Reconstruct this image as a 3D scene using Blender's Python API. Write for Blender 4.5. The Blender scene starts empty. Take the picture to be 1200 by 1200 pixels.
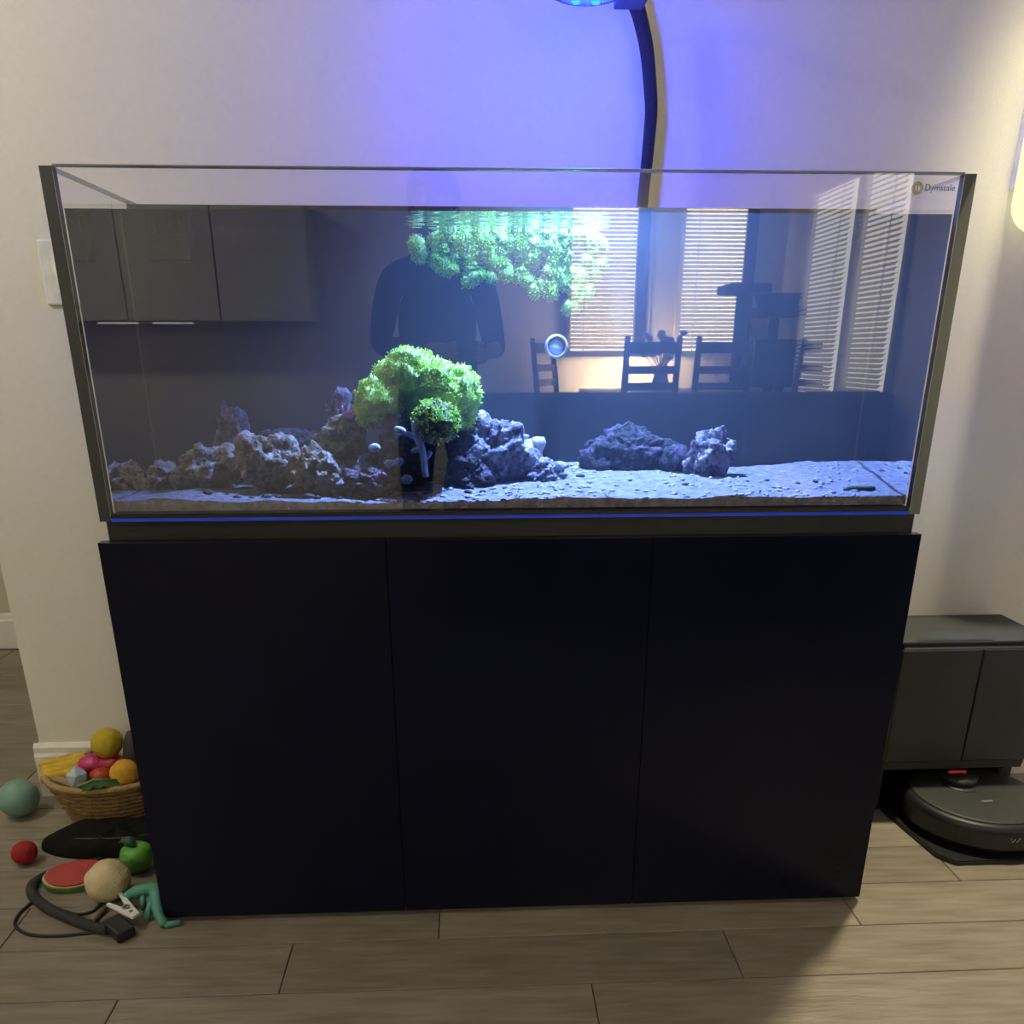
import bpy, bmesh, math, random
from mathutils import Vector, Matrix, noise
random.seed(7)
S = bpy.context.scene
COL = S.collection
PI = math.pi

# ------------------------------------------------------------------ camera
def cam_axes(yaw, pitch, roll):
    fw = Vector((math.sin(yaw)*math.cos(pitch), math.cos(yaw)*math.cos(pitch), -math.sin(pitch)))
    rt = Vector((math.cos(yaw), -math.sin(yaw), 0))
    up = rt.cross(fw)
    return math.cos(roll)*rt + math.sin(roll)*up, -math.sin(roll)*rt + math.cos(roll)*up, fw
CAM = Vector((-.0889, -1.5685, 1.1419))
rt, up, fw = cam_axes(.0487, .3680, -.0007)
cd = bpy.data.cameras.new('camera')
cam = bpy.data.objects.new('camera', cd); COL.objects.link(cam)
m = Matrix((rt, up, -fw)).transposed().to_4x4(); m.translation = CAM
cam.matrix_world = m
cd.sensor_width = 36; cd.lens = 1004.8/1200*36; cd.shift_y = 200/1200
cd.clip_start = .01; cd.clip_end = 60
S.camera = cam
# ------------------------------------------------------------------ world, exposure
w = bpy.data.worlds.new('world'); S.world = w; w.use_nodes = True
w.node_tree.nodes['Background'].inputs[0].default_value = (.5, .55, .7, 1)
w.node_tree.nodes['Background'].inputs[1].default_value = .3
S.view_settings.view_transform = 'Standard'
S.view_settings.look = 'None'
S.view_settings.gamma = 1
S.view_settings.use_curve_mapping = False
S.view_settings.exposure = 0.0
cy = S.cycles
cy.max_bounces = 12; cy.diffuse_bounces = 4; cy.glossy_bounces = 6
cy.transmission_bounces = 8; cy.transparent_max_bounces = 24
cy.caustics_reflective = False; cy.caustics_refractive = False
cy.sample_clamp_indirect = 40.0
# light settings used by the lamp builders below
CEIL_W = {'near': 290.0, 'dining': 12.0, 'kitchen': 30.0}
WARM = (1.0, .96, .76)
LED_W, LED_COL = 18.0, (.018, .05, 1.0)          # wide blue flood
BEAM_W, BEAM_COL = 280.0, (.25, .44, 1.0)         # narrow cool-white beam into the tank
DOWN_W = 240.0                                    # ceiling spot added to light the floor at the right
SCONCE_W, SCONCE_COL, SCONCE_EMIT = 0.3, (1.0, .96, .66), 1.25
GLOBE_W = 170.0                                  # low lamp added to brighten the wall under the windows
HAZE = .19
PANE_EMIT, PANE_COL = 9.0, (1.0, .93, .72)

# ------------------------------------------------------------------ materials
MATS = {}
def nt(name):
    m = bpy.data.materials.new(name); m.use_nodes = True
    t = m.node_tree; t.nodes.clear()
    o = t.nodes.new('ShaderNodeOutputMaterial')
    return m, t, o
def pm(name, col, rough=.6, col2=None, scale=20, bump=0, bscale=None, metal=0, spec=.5, coat=0, detail=4, stretch=None, rand=0, trans=0):
    """principled material with a noise colour mix and noise relief"""
    if name in MATS: return MATS[name]
    m, t, o = nt(name); N = t.nodes.new; L = t.links.new
    p = N('ShaderNodeBsdfPrincipled'); L(p.outputs[0], o.inputs[0])
    p.inputs['Roughness'].default_value = rough; p.inputs['Metallic'].default_value = metal
    p.inputs['Specular IOR Level'].default_value = spec
    p.inputs['Coat Weight'].default_value = coat
    p.inputs['Transmission Weight'].default_value = trans
    tc = N('ShaderNodeTexCoord'); mp = N('ShaderNodeMapping'); L(tc.outputs['Object'], mp.inputs[0])
    if stretch: mp.inputs['Scale'].default_value = stretch
    n = N('ShaderNodeTexNoise'); n.inputs['Scale'].default_value = scale; n.inputs['Detail'].default_value = detail
    L(mp.outputs[0], n.inputs['Vector'])
    c2 = col2 or tuple(c*.85 for c in col)
    r = N('ShaderNodeValToRGB'); L(n.outputs[0], r.inputs[0])
    r.color_ramp.elements[0].position = .35; r.color_ramp.elements[1].position = .65
    r.color_ramp.elements[0].color = (*col, 1); r.color_ramp.elements[1].color = (*c2, 1)
    out = r.outputs[0]
    if rand:
        oi = N('ShaderNodeObjectInfo'); mr = N('ShaderNodeMapRange'); L(oi.outputs['Random'], mr.inputs[0])
        mr.inputs[3].default_value = 1-rand; mr.inputs[4].default_value = 1+rand
        hs = N('ShaderNodeHueSaturation'); L(mr.outputs[0], hs.inputs['Value']); L(out, hs.inputs['Color']); out = hs.outputs[0]
    L(out, p.inputs['Base Color'])
    if bump:
        b = N('ShaderNodeBump'); b.inputs['Strength'].default_value = bump; b.inputs['Distance'].default_value = .01
        n2 = N('ShaderNodeTexNoise'); n2.inputs['Scale'].default_value = bscale or scale*3; n2.inputs['Detail'].default_value = 5
        L(mp.outputs[0], n2.inputs['Vector']); L(n2.outputs[0], b.inputs['Height']); L(b.outputs[0], p.inputs['Normal'])
    MATS[name] = m
    return m
def emat(name, col, strength):
    m, t, o = nt(name); e = t.nodes.new('ShaderNodeEmission')
    e.inputs[0].default_value = (*col, 1); e.inputs[1].default_value = strength
    t.links.new(e.outputs[0], o.inputs[0]); MATS[name] = m; return m
def sheet_glass(name, r0, tint=(1, 1, 1), rough=0.0):
    """thin pane: clear with a Schlick mirror reflection, the same from both sides"""
    m, t, o = nt(name); N = t.nodes.new; L = t.links.new
    lw = N('ShaderNodeLayerWeight'); lw.inputs[0].default_value = .5
    pw = N('ShaderNodeMath'); pw.operation = 'POWER'; L(lw.outputs['Facing'], pw.inputs[0]); pw.inputs[1].default_value = 5
    mr = N('ShaderNodeMapRange'); L(pw.outputs[0], mr.inputs[0]); mr.inputs[3].default_value = r0; mr.inputs[4].default_value = 1
    tr = N('ShaderNodeBsdfTransparent'); tr.inputs[0].default_value = (*tint, 1)
    g = N('ShaderNodeBsdfGlossy'); g.inputs['Roughness'].default_value = rough
    mx = N('ShaderNodeMixShader'); L(mr.outputs[0], mx.inputs[0]); L(tr.outputs[0], mx.inputs[1]); L(g.outputs[0], mx.inputs[2])
    L(mx.outputs[0], o.inputs[0]); MATS[name] = m; return m
def clear(name):
    m, t, o = nt(name); tr = t.nodes.new('ShaderNodeBsdfTransparent'); t.links.new(tr.outputs[0], o.inputs[0]); MATS[name] = m; return m
def water_face(name, ripple, ior=1.33):
    """water/air boundary: Fresnel reflection, total beyond the critical angle from below"""
    m, t, o = nt(name); N = t.nodes.new; L = t.links.new
    fr = N('ShaderNodeFresnel'); fr.inputs[0].default_value = ior
    tr = N('ShaderNodeBsdfTransparent'); tr.inputs[0].default_value = (.97, .99, 1, 1)
    g = N('ShaderNodeBsdfGlossy'); g.inputs['Roughness'].default_value = 0.02
    g.inputs['Color'].default_value = (.92, .95, 1, 1)
    if ripple:
        tc = N('ShaderNodeTexCoord'); n = N('ShaderNodeTexNoise'); n.inputs['Scale'].default_value = 22; n.inputs['Detail'].default_value = 2
        L(tc.outputs['Object'], n.inputs['Vector'])
        b = N('ShaderNodeBump'); b.inputs['Strength'].default_value = ripple; b.inputs['Distance'].default_value = .01
        L(n.outputs[0], b.inputs['Height']); L(b.outputs[0], g.inputs['Normal'])
    mx = N('ShaderNodeMixShader'); L(fr.outputs[0], mx.inputs[0]); L(tr.outputs[0], mx.inputs[1]); L(g.outputs[0], mx.inputs[2])
    L(mx.outputs[0], o.inputs[0]); MATS[name] = m; return m
def haze(m):
    t = m.node_tree; v = t.nodes.new('ShaderNodeVolumeScatter'); v.inputs['Density'].default_value = HAZE; v.inputs['Color'].default_value = (.62, .74, 1, 1)
    v.inputs['Anisotropy'].default_value = 0
    o = [n for n in t.nodes if n.type == 'OUTPUT_MATERIAL'][0]; t.links.new(v.outputs[0], o.inputs['Volume'])
def refract(name):
    m, t, o = nt(name); r = t.nodes.new('ShaderNodeBsdfRefraction'); r.inputs['IOR'].default_value = 1.33
    r.inputs['Roughness'].default_value = 0; r.inputs['Color'].default_value = (.95, .97, 1, 1)
    t.links.new(r.outputs[0], o.inputs[0]); MATS[name] = m; return m
def edge_glass(name):
    m, t, o = nt(name); N = t.nodes.new; L = t.links.new
    d = N('ShaderNodeBsdfPrincipled'); d.inputs['Base Color'].default_value = (.03, .033, .035, 1); d.inputs['Roughness'].default_value = .25
    tl = N('ShaderNodeBsdfTranslucent'); tl.inputs[0].default_value = (.42, .42, .36, 1)
    mx = N('ShaderNodeMixShader'); mx.inputs[0].default_value = .22
    L(d.outputs[0], mx.inputs[1]); L(tl.outputs[0], mx.inputs[2]); L(mx.outputs[0], o.inputs[0]); MATS[name] = m; return m
def slat_mat(name):
    m, t, o = nt(name); N = t.nodes.new; L = t.links.new
    d = N('ShaderNodeBsdfDiffuse'); d.inputs[0].default_value = (.8, .77, .66, 1)
    tl = N('ShaderNodeBsdfTranslucent'); tl.inputs[0].default_value = (.75, .68, .5, 1)
    mx = N('ShaderNodeMixShader'); mx.inputs[0].default_value = .5
    L(d.outputs[0], mx.inputs[1]); L(tl.outputs[0], mx.inputs[2]); L(mx.outputs[0], o.inputs[0]); MATS[name] = m; return m

M_wall = pm('wall_paint', (.74, .71, .64), .85, (.72, .69, .62), 60, .08, 300)
M_hall = pm('hall_paint', (.55, .50, .39), .85, (.53, .48, .37), 60, .08, 300)
M_ceil = pm('ceiling_paint', (.78, .77, .74), .9, None, 60)
M_base = pm('baseboard_paint', (.78, .74, .66), .45, (.76, .72, .64), 30)
M_plank = pm('wood_look_tile', (.20, .162, .118), .42, (.275, .232, .18), 5, .12, 14, stretch=(1.2, 9, 1), rand=.13, detail=6)
M_grout = pm('grout', (.12, .10, .082), .9, None, 80)
M_cab = pm('gloss_black_lacquer', (.003, .004, .014), .22, (.004, .005, .018), 8, .02, 60, spec=.22)  # blue in the base colour carries the doors' bluish sheen
M_cabin = pm('matt_black_board', (.02, .021, .022), .5, None, 30)
M_black = pm('black_plastic', (.012, .012, .014), .45, None, 30)
M_dark = pm('charcoal_plastic', (.024, .025, .023), .55, (.020, .021, .020), 40, .05, 300)
M_dark2 = pm('charcoal_top', (.034, .035, .033), .55, (.030, .031, .029), 40)
M_mirror = pm('smoked_lid', (.03, .031, .03), .3, None, 40)
M_red = pm('red_light_strip', (.65, .02, .02), .4, None, 20)
M_grey = pm('light_grey_print', (.25, .25, .24), .5, None, 20)
M_white = pm('white_plastic', (.80, .79, .74), .4, None, 30)
M_pane = sheet_glass('aquarium_pane', .12)
M_paneS = sheet_glass('aquarium_side_pane', .14)
M_clear = clear('pane_inner_face')
M_edge = edge_glass('pane_edge')
M_rim = pm('rim_edge_grey', (.28, .29, .33), .3, None, 20)
M_bedge = pm('painted_blue_glow', (.03, .09, 1.0), .3, None, 20)  # lamp light leaking through the bottom glass, painted as blue colour
M_top = water_face('water_surface', .5, 1.06)
M_wside = water_face('water_side', 0)
M_wfront = refract('water_front')
M_slat = slat_mat('blind_slat')
M_glow = emat('blind_glow_pane', PANE_COL, PANE_EMIT)  # pane glow stands in for room light falling on the blinds
M_glow_dim = emat('dim_blind_glow_pane', PANE_COL, PANE_EMIT*.42)
M_gold = pm('gold_print', (.55, .47, .2), .5, None, 20)
M_print = pm('dark_print', (.12, .13, .12), .5, None, 20)

# ------------------------------------------------------------------ helpers
def obj(name, bm, mat, parent=None, smooth=False, loc=None):
    me = bpy.data.meshes.new(name); bmesh.ops.recalc_face_normals(bm, faces=bm.faces[:]) if bm.faces else None
    bm.to_mesh(me); bm.free()
    for mm in (mat if isinstance(mat, (list, tuple)) else [mat]): me.materials.append(mm)
    if smooth: me.polygons.foreach_set('use_smooth', [True]*len(me.polygons))
    o = bpy.data.objects.new(name, me); COL.objects.link(o)
    if parent: o.parent = parent
    if loc: o.location = loc
    return o
def tag(o, label, cat, group=None, kind=None):
    o['label'] = label; o['category'] = cat
    if group: o['group'] = group
    if kind: o['kind'] = kind
    return o
def thing(name, label, cat, loc=(0, 0, 0), rz=0, group=None):
    o = bpy.data.objects.new(name, None); COL.objects.link(o); o.location = loc; o.rotation_euler = (0, 0, rz)
    o.empty_display_size = .05
    return tag(o, label, cat, group)
def struct(o, label=None, cat=None):
    o['kind'] = 'structure'
    if label: o['label'] = label
    if cat: o['category'] = cat
    return o
def box(bm, x0, x1, y0, y1, z0, z1, bev=0, seg=2, mi=0, mat=None):
    vs = [bm.verts.new(p) for p in ((x0,y0,z0),(x1,y0,z0),(x1,y1,z0),(x0,y1,z0),(x0,y0,z1),(x1,y0,z1),(x1,y1,z1),(x0,y1,z1))]
    fs = [bm.faces.new([vs[i] for i in f]) for f in ((3,2,1,0),(4,5,6,7),(0,1,5,4),(1,2,6,5),(2,3,7,6),(3,0,4,7))]
    if mi:
        for f in fs: f.material_index = mi
    if mat is not None:
        for v in vs: v.co = mat @ v.co
    if bev:
        es = {e for f in fs for e in f.edges}
        bmesh.ops.bevel(bm, geom=list(es), offset=bev, segments=seg, affect='EDGES', profile=.6)
    return fs      # order: bottom, top, -y, +x, +y, -x
def bx(*a, **k):
    bm = bmesh.new(); box(bm, *a, **k); return bm
def tube(bm, pts, rad, n=8, cap=True):
    pts = [Vector(p) for p in pts]; rads = rad if isinstance(rad, (list, tuple)) else [rad]*len(pts)
    rings = []; prev = None
    for i, p in enumerate(pts):
        d = (pts[min(i+1, len(pts)-1)] - pts[max(i-1, 0)]).normalized()
        a = prev if prev is not None else (Vector((0, 0, 1)) if abs(d.z) < .9 else Vector((1, 0, 0)))
        a = (a - d*a.dot(d)).normalized(); prev = a; b = d.cross(a)
        rings.append([bm.verts.new(p + rads[i]*(math.cos(2*PI*k/n)*a + math.sin(2*PI*k/n)*b)) for k in range(n)])
    for r0, r1 in zip(rings, rings[1:]):
        for k in range(n): bm.faces.new((r0[k], r0[(k+1) % n], r1[(k+1) % n], r1[k]))
    if cap: bm.faces.new(rings[0][::-1]); bm.faces.new(rings[-1])
def spline(pts, n=8):
    """Catmull-Rom through points"""
    P = [Vector(p) for p in pts]; P = [P[0]*2-P[1]] + P + [P[-1]*2-P[-2]]; out = []
    for i in range(1, len(P)-2):
        for k in range(n):
            t = k/n; a, b, c, d = P[i-1:i+3]
            out.append(.5*((2*b)+(c-a)*t+(2*a-5*b+4*c-d)*t*t+(3*b-a-3*c+d)*t**3))
    out.append(P[-2]); return out
def lathe(bm, prof, n=24, c=(0, 0, 0), sx=1, sy=1):
    rings = []
    for r, z in prof:
        rings.append([bm.verts.new((c[0]+sx*r*math.cos(2*PI*k/n), c[1]+sy*r*math.sin(2*PI*k/n), c[2]+z)) for k in range(n)])
    for a, b in zip(rings, rings[1:]):
        for k in range(n): bm.faces.new((a[k], a[(k+1) % n], b[(k+1) % n], b[k]))
    if prof[0][0] > 1e-5: bm.faces.new(rings[0][::-1])
    if prof[-1][0] > 1e-5: bm.faces.new(rings[-1])
    bmesh.ops.remove_doubles(bm, verts=bm.verts[:], dist=1e-6)
def prism(bm, poly, z0, z1, bev=0):
    a = [bm.verts.new((x, y, z0)) for x, y in poly]; b = [bm.verts.new((x, y, z1)) for x, y in poly]
    fs = [bm.faces.new(a[::-1]), bm.faces.new(b)]
    for i in range(len(a)): j = (i+1) % len(a); fs.append(bm.faces.new((a[i], a[j], b[j], b[i])))
    if bev: bmesh.ops.bevel(bm, geom=list({e for f in fs for e in f.edges}), offset=bev, segments=2, affect='EDGES')
def lump(bm, c, r, seed=0, sub=3, amp=.2, freq=2.2, pit=0, rz=0, mi=0):
    """noisy ellipsoid; amp and pit relative to radius"""
    res = bmesh.ops.create_icosphere(bm, subdivisions=sub, radius=1)
    off = Vector((seed*3.17, seed*1.31, seed*2.73)); R = Matrix.Rotation(rz, 3, 'Z')
    for v in res['verts']:
        d = v.co.normalized()
        k = 1 + amp*noise.fractal(d*freq+off, 1.0, 2.0, 4) + (.5*amp*noise.noise(d*freq*.6+off*2))
        if pit: k -= pit*max(0, noise.noise(d*freq*3+off*1.7)) - .5*pit*noise.noise(d*freq*6.5+off) + .6*pit*max(0, noise.noise(d*freq*5+off*.7))
        q = R @ Vector((d.x*r[0]*k, d.y*r[1]*k, d.z*r[2]*k)); v.co = Vector(c) + q
    if mi:
        for f in {f for v in res['verts'] for f in v.link_faces}: f.material_index = mi
    return res['verts']
def ball(bm, c, r, sub=3):
    res = bmesh.ops.create_icosphere(bm, subdivisions=sub, radius=r, matrix=Matrix.Translation(c)); return res['verts']
def copy_tree(o, parent=None):
    c = o.copy(); COL.objects.link(c)
    if parent: c.parent = parent
    for ch in [x for x in bpy.data.objects if x.parent == o]: copy_tree(ch, c)
    return c
def polyps(bm, pts, h, r, rnd, tilt=.4, n=5):
    for p, nrm in pts:
        d = (nrm + Vector((rnd.uniform(-tilt, tilt), rnd.uniform(-tilt, tilt), rnd.uniform(-tilt, tilt)))).normalized()
        a = d.orthogonal().normalized(); b = d.cross(a); hh = h*rnd.uniform(.6, 1.3); rr = r*rnd.uniform(.7, 1.3)
        rings = []
        for s, z in ((.6, -.15), (.75, .55), (1.0, .8), (.55, 1.0)):
            rings.append([bm.verts.new(p + d*hh*z + rr*s*(math.cos(2*PI*k/n)*a+math.sin(2*PI*k/n)*b)) for k in range(n)])
        for r0, r1 in zip(rings, rings[1:]):
            for k in range(n): bm.faces.new((r0[k], r0[(k+1) % n], r1[(k+1) % n], r1[k]))
        bm.faces.new(rings[-1])
def text(name, body, size, mat, parent, M):
    cu = bpy.data.curves.new(name, 'FONT'); cu.body = body; cu.size = size; cu.extrude = .0003
    tmp = bpy.data.objects.new('tmp_text', cu); COL.objects.link(tmp)
    dg = bpy.context.evaluated_depsgraph_get(); me = bpy.data.meshes.new_from_object(tmp.evaluated_get(dg))
    bpy.data.objects.remove(tmp); me.name = name; me.materials.clear(); me.materials.append(mat)
    o = bpy.data.objects.new(name, me); COL.objects.link(o); o.parent = parent; o.matrix_local = M
    return o
FACE_Y = Matrix.Rotation(PI/2, 4, 'X')      # text in the xz plane reading from -y

# ------------------------------------------------------------------ the room shell
XL, XR, YF, YB, YH, ZC = -3.4, 2.15, -5.0, .6, 1.9, 2.6
WC = -1.265                                   # where the tank's wall ends at the passage
fl = struct(obj('floor', bx(XL, XR, YF, YH, -.05, -.004), M_grout), 'grey-brown wood-look plank tile floor', 'floor')
PW, PL, G = .15, .90, .0011
def plank_mesh():
    bm = bmesh.new(); box(bm, G, PL-G, G, PW-G, -.01, 0, .0012, 1); return bm
proto = None
rest = bmesh.new()
for k in range(-32, 15):
    y0 = -.235 + PW*k
    if y0 + PW > YH + .01 or y0 < YF-.16: continue
    xs = -.47 + .3*k
    xs -= math.ceil((xs - XL)/PL)*PL
    while xs < XR:
        inview = y0 > -.7
        if xs < XL or xs+PL > XR or not inview or y0+PW > YH:
            x0, x1 = max(xs, XL), min(xs+PL, XR); b = rest if not inview else bmesh.new()
            if x1-x0 > .02:
                box(b, x0+G, x1-G, max(y0, YF)+G, min(y0+PW, YH)-G, -.01, 0)
                if inview: obj('plank', b, M_plank, fl)
        else:
            if proto is None: proto = obj('plank', plank_mesh(), M_plank, fl); o = proto
            else: o = proto.copy(); COL.objects.link(o)
            o.location = (xs, y0, 0)
        xs += PL
o = obj('plank_field', rest, M_plank, fl); o['kind'] = 'stuff'
struct(obj('ceiling', bx(XL-.1, XR+.1, YF-.1, YH+.1, ZC, ZC+.1), M_ceil))
struct(obj('wall_back', bx(WC, XR+.1, YB, YB+.12, -.05, ZC), M_wall), 'off-white painted wall behind the aquarium', 'wall')
struct(obj('wall_hallway', bx(XL-.1, XR+.1, YH, YH+.1, -.05, ZC), M_hall), 'beige passage wall far behind the left corner', 'wall')
struct(obj('wall_right', bx(XR, XR+.1, YF, YH, -.05, ZC), M_wall))
struct(obj('wall_left', bx(XL-.1, XL, YF, YH, -.05, ZC), M_wall))
struct(obj('wall_front', bx(XL-.1, XR+.1, YF-.1, YF, -.05, ZC), M_wall))
def baseboard(name, a, b, thick, h, nrm):
    """profile swept between two floor points; nrm points into the room"""
    a, b, n = Vector((*a, 0)), Vector((*b, 0)), Vector((*nrm, 0))
    prof = [(0, 0), (thick, 0), (thick, h*.78), (thick*.75, h*.83), (thick*.75, h*.93), (thick*.35, h), (0, h)]
    bm = bmesh.new(); rs = []
    for p in (a, b): rs.append([bm.verts.new(p + n*t + Vector((0, 0, z))) for t, z in prof])
    k = len(prof)
    for i in range(k): bm.faces.new((rs[0][i], rs[0][(i+1) % k], rs[1][(i+1) % k], rs[1][i]))
    bm.faces.new(rs[0][::-1]); bm.faces.new(rs[1])
    return struct(obj(name, bm, M_base))
baseboard('baseboard_back', (WC-.014, YB), (XR, YB), .015, .155, (0, -1))
baseboard('baseboard_end', (WC, YB), (WC, YB+.12), .015, .155, (-1, 0))
baseboard('baseboard_hallway', (XL, YH), (XR, YH), .015, .15, (0, -1))
baseboard('baseboard_right', (XR, YF), (XR, YB), .015, .15, (-1, 0))

# ------------------------------------------------------------------ aquarium cabinet
cab = thing('aquarium_cabinet', 'gloss black three-door cabinet carrying the aquarium', 'cabinet', (0, 0, 0))
CH = .761
obj('carcass', bx(-CH+.004, CH-.004, .024, .36, .012, .818, .001, 1), M_cabin, cab)
obj('recessed_top', bx(-.752, .757, .03, .37, .8185, .857, .001, 1), M_cabin, cab)
obj('foot_rail', bx(-.72, .72, .05, .33, 0, .0125), M_black, cab)
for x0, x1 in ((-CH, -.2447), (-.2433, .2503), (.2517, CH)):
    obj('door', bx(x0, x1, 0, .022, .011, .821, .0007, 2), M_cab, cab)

# ------------------------------------------------------------------ aquarium
RIM, BOT = 1.4134, .8585
aq = thing('aquarium', 'long glass aquarium standing on the black cabinet', 'aquarium', (0, 0, 0))
bm = bmesh.new(); fs = box(bm, -.7295, .7295, 0, .015, BOT+.014, RIM)
fs[2].material_index = 0
for i, k in ((0, 2), (1, 1), (3, 2), (4, 1), (5, 2)): fs[i].material_index = k
obj('front_pane', bm, [M_pane, M_clear, M_black], aq)
for s in (-1, 1):
    bm = bmesh.new(); fs = box(bm, min(s*.73, s*.75), max(s*.73, s*.75), 0, .37, BOT+.0005, RIM)
    for i in (0, 1, 2, 4): fs[i].material_index = 1
    fs[3 if s > 0 else 5].material_index = 2
    obj('side_pane', bm, [M_paneS, M_edge, M_clear], aq)
obj('back_pane', bx(-.7295, .7295, .352, .366, BOT+.014, RIM), M_clear, aq)
obj('black_backing', bx(-.7295, .7295, .3665, .37, BOT, RIM-.001), M_cabin, aq)
obj('base_trim', bx(-.7295, .7295, .0005, .366, BOT+.0065, BOT+.0135), M_black, aq)
obj('edge_glow_strip', bx(-.7295, .7295, .0, .366, BOT, BOT+.006), M_bedge, aq)
obj('rim_edge', bx(-.7295, .7295, -.0005, .0155, RIM, RIM+.0026, .0006, 1), M_rim, aq)
# maker's mark in the upper right corner
bm = bmesh.new()
for r in (.0085, .0055):
    pts = [(.653+r*math.cos(a), -.0012, 1.392+r*math.sin(a)) for a in [2*PI*k/20 for k in range(21)]]
    tube(bm, pts, .0012, 5, cap=False)
tube(bm, [(.653, -.0012, 1.3865), (.653, -.0012, 1.398)], .001, 5)
obj('brand_emblem', bm, M_gold, aq)
text('brand_lettering', 'Dymstale', .0135, M_print, aq, Matrix.Translation((.665, -.0012, 1.3885)) @ FACE_Y)

# water: refracting front, mirror-like underside of the surface
WZ = 1.357
bm = bmesh.new(); fs = box(bm, -.7285, .7285, .0180, .351, BOT+.0152, WZ)
for f, mi in zip(fs, (3, 0, 1, 2, 3, 2)): f.material_index = mi
M_wback = clear('water_back')
for m_ in (M_top, M_wfront, M_wside, M_wback): haze(m_)
o = obj('water', bm, [M_top, M_wfront, M_wside, M_wback])
tag(o, 'clear salt water filling the aquarium almost to the rim', 'water', kind='stuff')

# ------------------------------------------------------------------ sand
M_sand = pm('aragonite_sand', (.28, .255, .29), .9, (.15, .14, .18), 70, .6, 160, detail=6)
def sandz(x, y):
    t = max(0, min(1, (y-.02)/.32)); k = max(0, min(1, (x+.62)/.5))
    z = .888 + t*(.002 + .036*k) + .006*noise.noise(Vector((x*5, y*6, .3))) + .0035*noise.noise(Vector((x*17, y*17, 4)))
    z += .007*math.exp(-((x+.62)/.08)**2) - .006*math.exp(-((x+.28)/.1)**2)*(1-t) + .004*math.exp(-((x-.25)/.2)**2)*(1-t)
    z -= .012*math.exp(-((x-.42)/.12)**2)*t
    return z
bm = bmesh.new(); NX, NY = 260, 60; g = []
for j in range(NY+1):
    row = []
    for i in range(NX+1):
        x = -.7275+1.455*i/NX; y = .0157+.3343*j/NY
        row.append(bm.verts.new((x, y, sandz(x, y) + .0016*noise.noise(Vector((x*90, y*90, 1))) + .0012*random.random())))
    g.append(row)
for j in range(NY):
    for i in range(NX): bm.faces.new((g[j][i], g[j][i+1], g[j+1][i+1], g[j+1][i]))
zb = BOT+.016
fb = [bm.verts.new((v.co.x, v.co.y, zb)) for v in g[0]]
for i in range(NX): bm.faces.new((fb[i], fb[i+1], g[0][i+1], g[0][i]))
rb = [bm.verts.new((g[NY][i].co.x, g[NY][i].co.y, zb)) for i in (0, NX)]
bm.faces.new([fb[0]] + [g[j][0] for j in range(NY+1)] + [rb[0]]); bm.faces.new([fb[NX]] + [g[j][NX] for j in range(NY+1)] + [rb[1]])
o = obj('sand_bed', bm, M_sand, smooth=True)
tag(o, 'pale aragonite sand covering the aquarium floor', 'sand', kind='stuff')

# ------------------------------------------------------------------ rocks and corals
def rock_mat(name, a, b, c):
    """rock: body colour a with b, encrusting patches c"""
    m, t, o = nt(name); N = t.nodes.new; L = t.links.new
    p = N('ShaderNodeBsdfPrincipled'); p.inputs['Roughness'].default_value = .9; L(p.outputs[0], o.inputs[0])
    tc = N('ShaderNodeTexCoord')
    def noi(sc, d=5):
        n = N('ShaderNodeTexNoise'); n.inputs['Scale'].default_value = sc; n.inputs['Detail'].default_value = d; L(tc.outputs['Object'], n.inputs['Vector']); return n.outputs[0]
    def ramp(src, lo, hi):
        r = N('ShaderNodeMapRange'); L(src, r.inputs[0]); r.inputs[1].default_value = lo; r.inputs[2].default_value = hi; return r.outputs[0]
    m1 = N('ShaderNodeMix'); m1.data_type = 'RGBA'; L(ramp(noi(45), .4, .6), m1.inputs[0]); m1.inputs[6].default_value = (*a, 1); m1.inputs[7].default_value = (*b, 1)
    m2 = N('ShaderNodeMix'); m2.data_type = 'RGBA'; L(ramp(noi(26, 3), .56, .62), m2.inputs[0]); L(m1.outputs[2], m2.inputs[6]); m2.inputs[7].default_value = (*c, 1)
    L(m2.outputs[2], p.inputs['Base Color'])
    b = N('ShaderNodeBump'); b.inputs['Strength'].default_value = .9; b.inputs['Distance'].default_value = .008; L(noi(120, 6), b.inputs['Height']); L(b.outputs[0], p.inputs['Normal'])
    MATS[name] = m; return m
RK = {'grey': rock_mat('rock_grey', (.40, .33, .26), (.21, .165, .125), (.46, .40, .35)),
      'brown': rock_mat('rock_brown', (.34, .28, .20), (.17, .135, .095), (.40, .34, .29)),
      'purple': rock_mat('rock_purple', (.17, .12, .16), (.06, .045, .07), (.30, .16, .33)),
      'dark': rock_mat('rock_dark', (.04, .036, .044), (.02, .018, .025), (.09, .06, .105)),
      'pale': rock_mat('rock_pale', (.30, .27, .33), (.09, .075, .11), (.42, .40, .47))}
def rock(name, lab, x, y, z, rx, ry, rz, seed, kind, cat='rock', group='live rocks in the aquarium', rot=0, extra=()):
    bm = bmesh.new(); lump(bm, (0, 0, 0), (rx, ry, rz), seed, 5, .36, 2.1, .18, rot)
    for dx, dy, dz, r in extra: lump(bm, (dx, dy, dz), (r, r, r), seed+dx*50, 3, .32, 2.2, .12)
    o = obj(name, bm, RK[kind], smooth=True, loc=(x, y, z)); return tag(o, lab, cat, group)
R = rock
R('live_rock', 'low grey lumpy rock at the far left of the rock pile', -.592, .20, .932, .052, .045, .044, 1, 'grey', extra=((.045, .0, .012, .034), (-.045, -.02, -.018, .026)))
R('live_rock', 'grey-tan rock with a pale knob on its left shoulder', -.472, .155, .948, .056, .05, .050, 2, 'grey', extra=((-.03, -.01, .034, .022), (.04, 0, .022, .026)))
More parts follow.
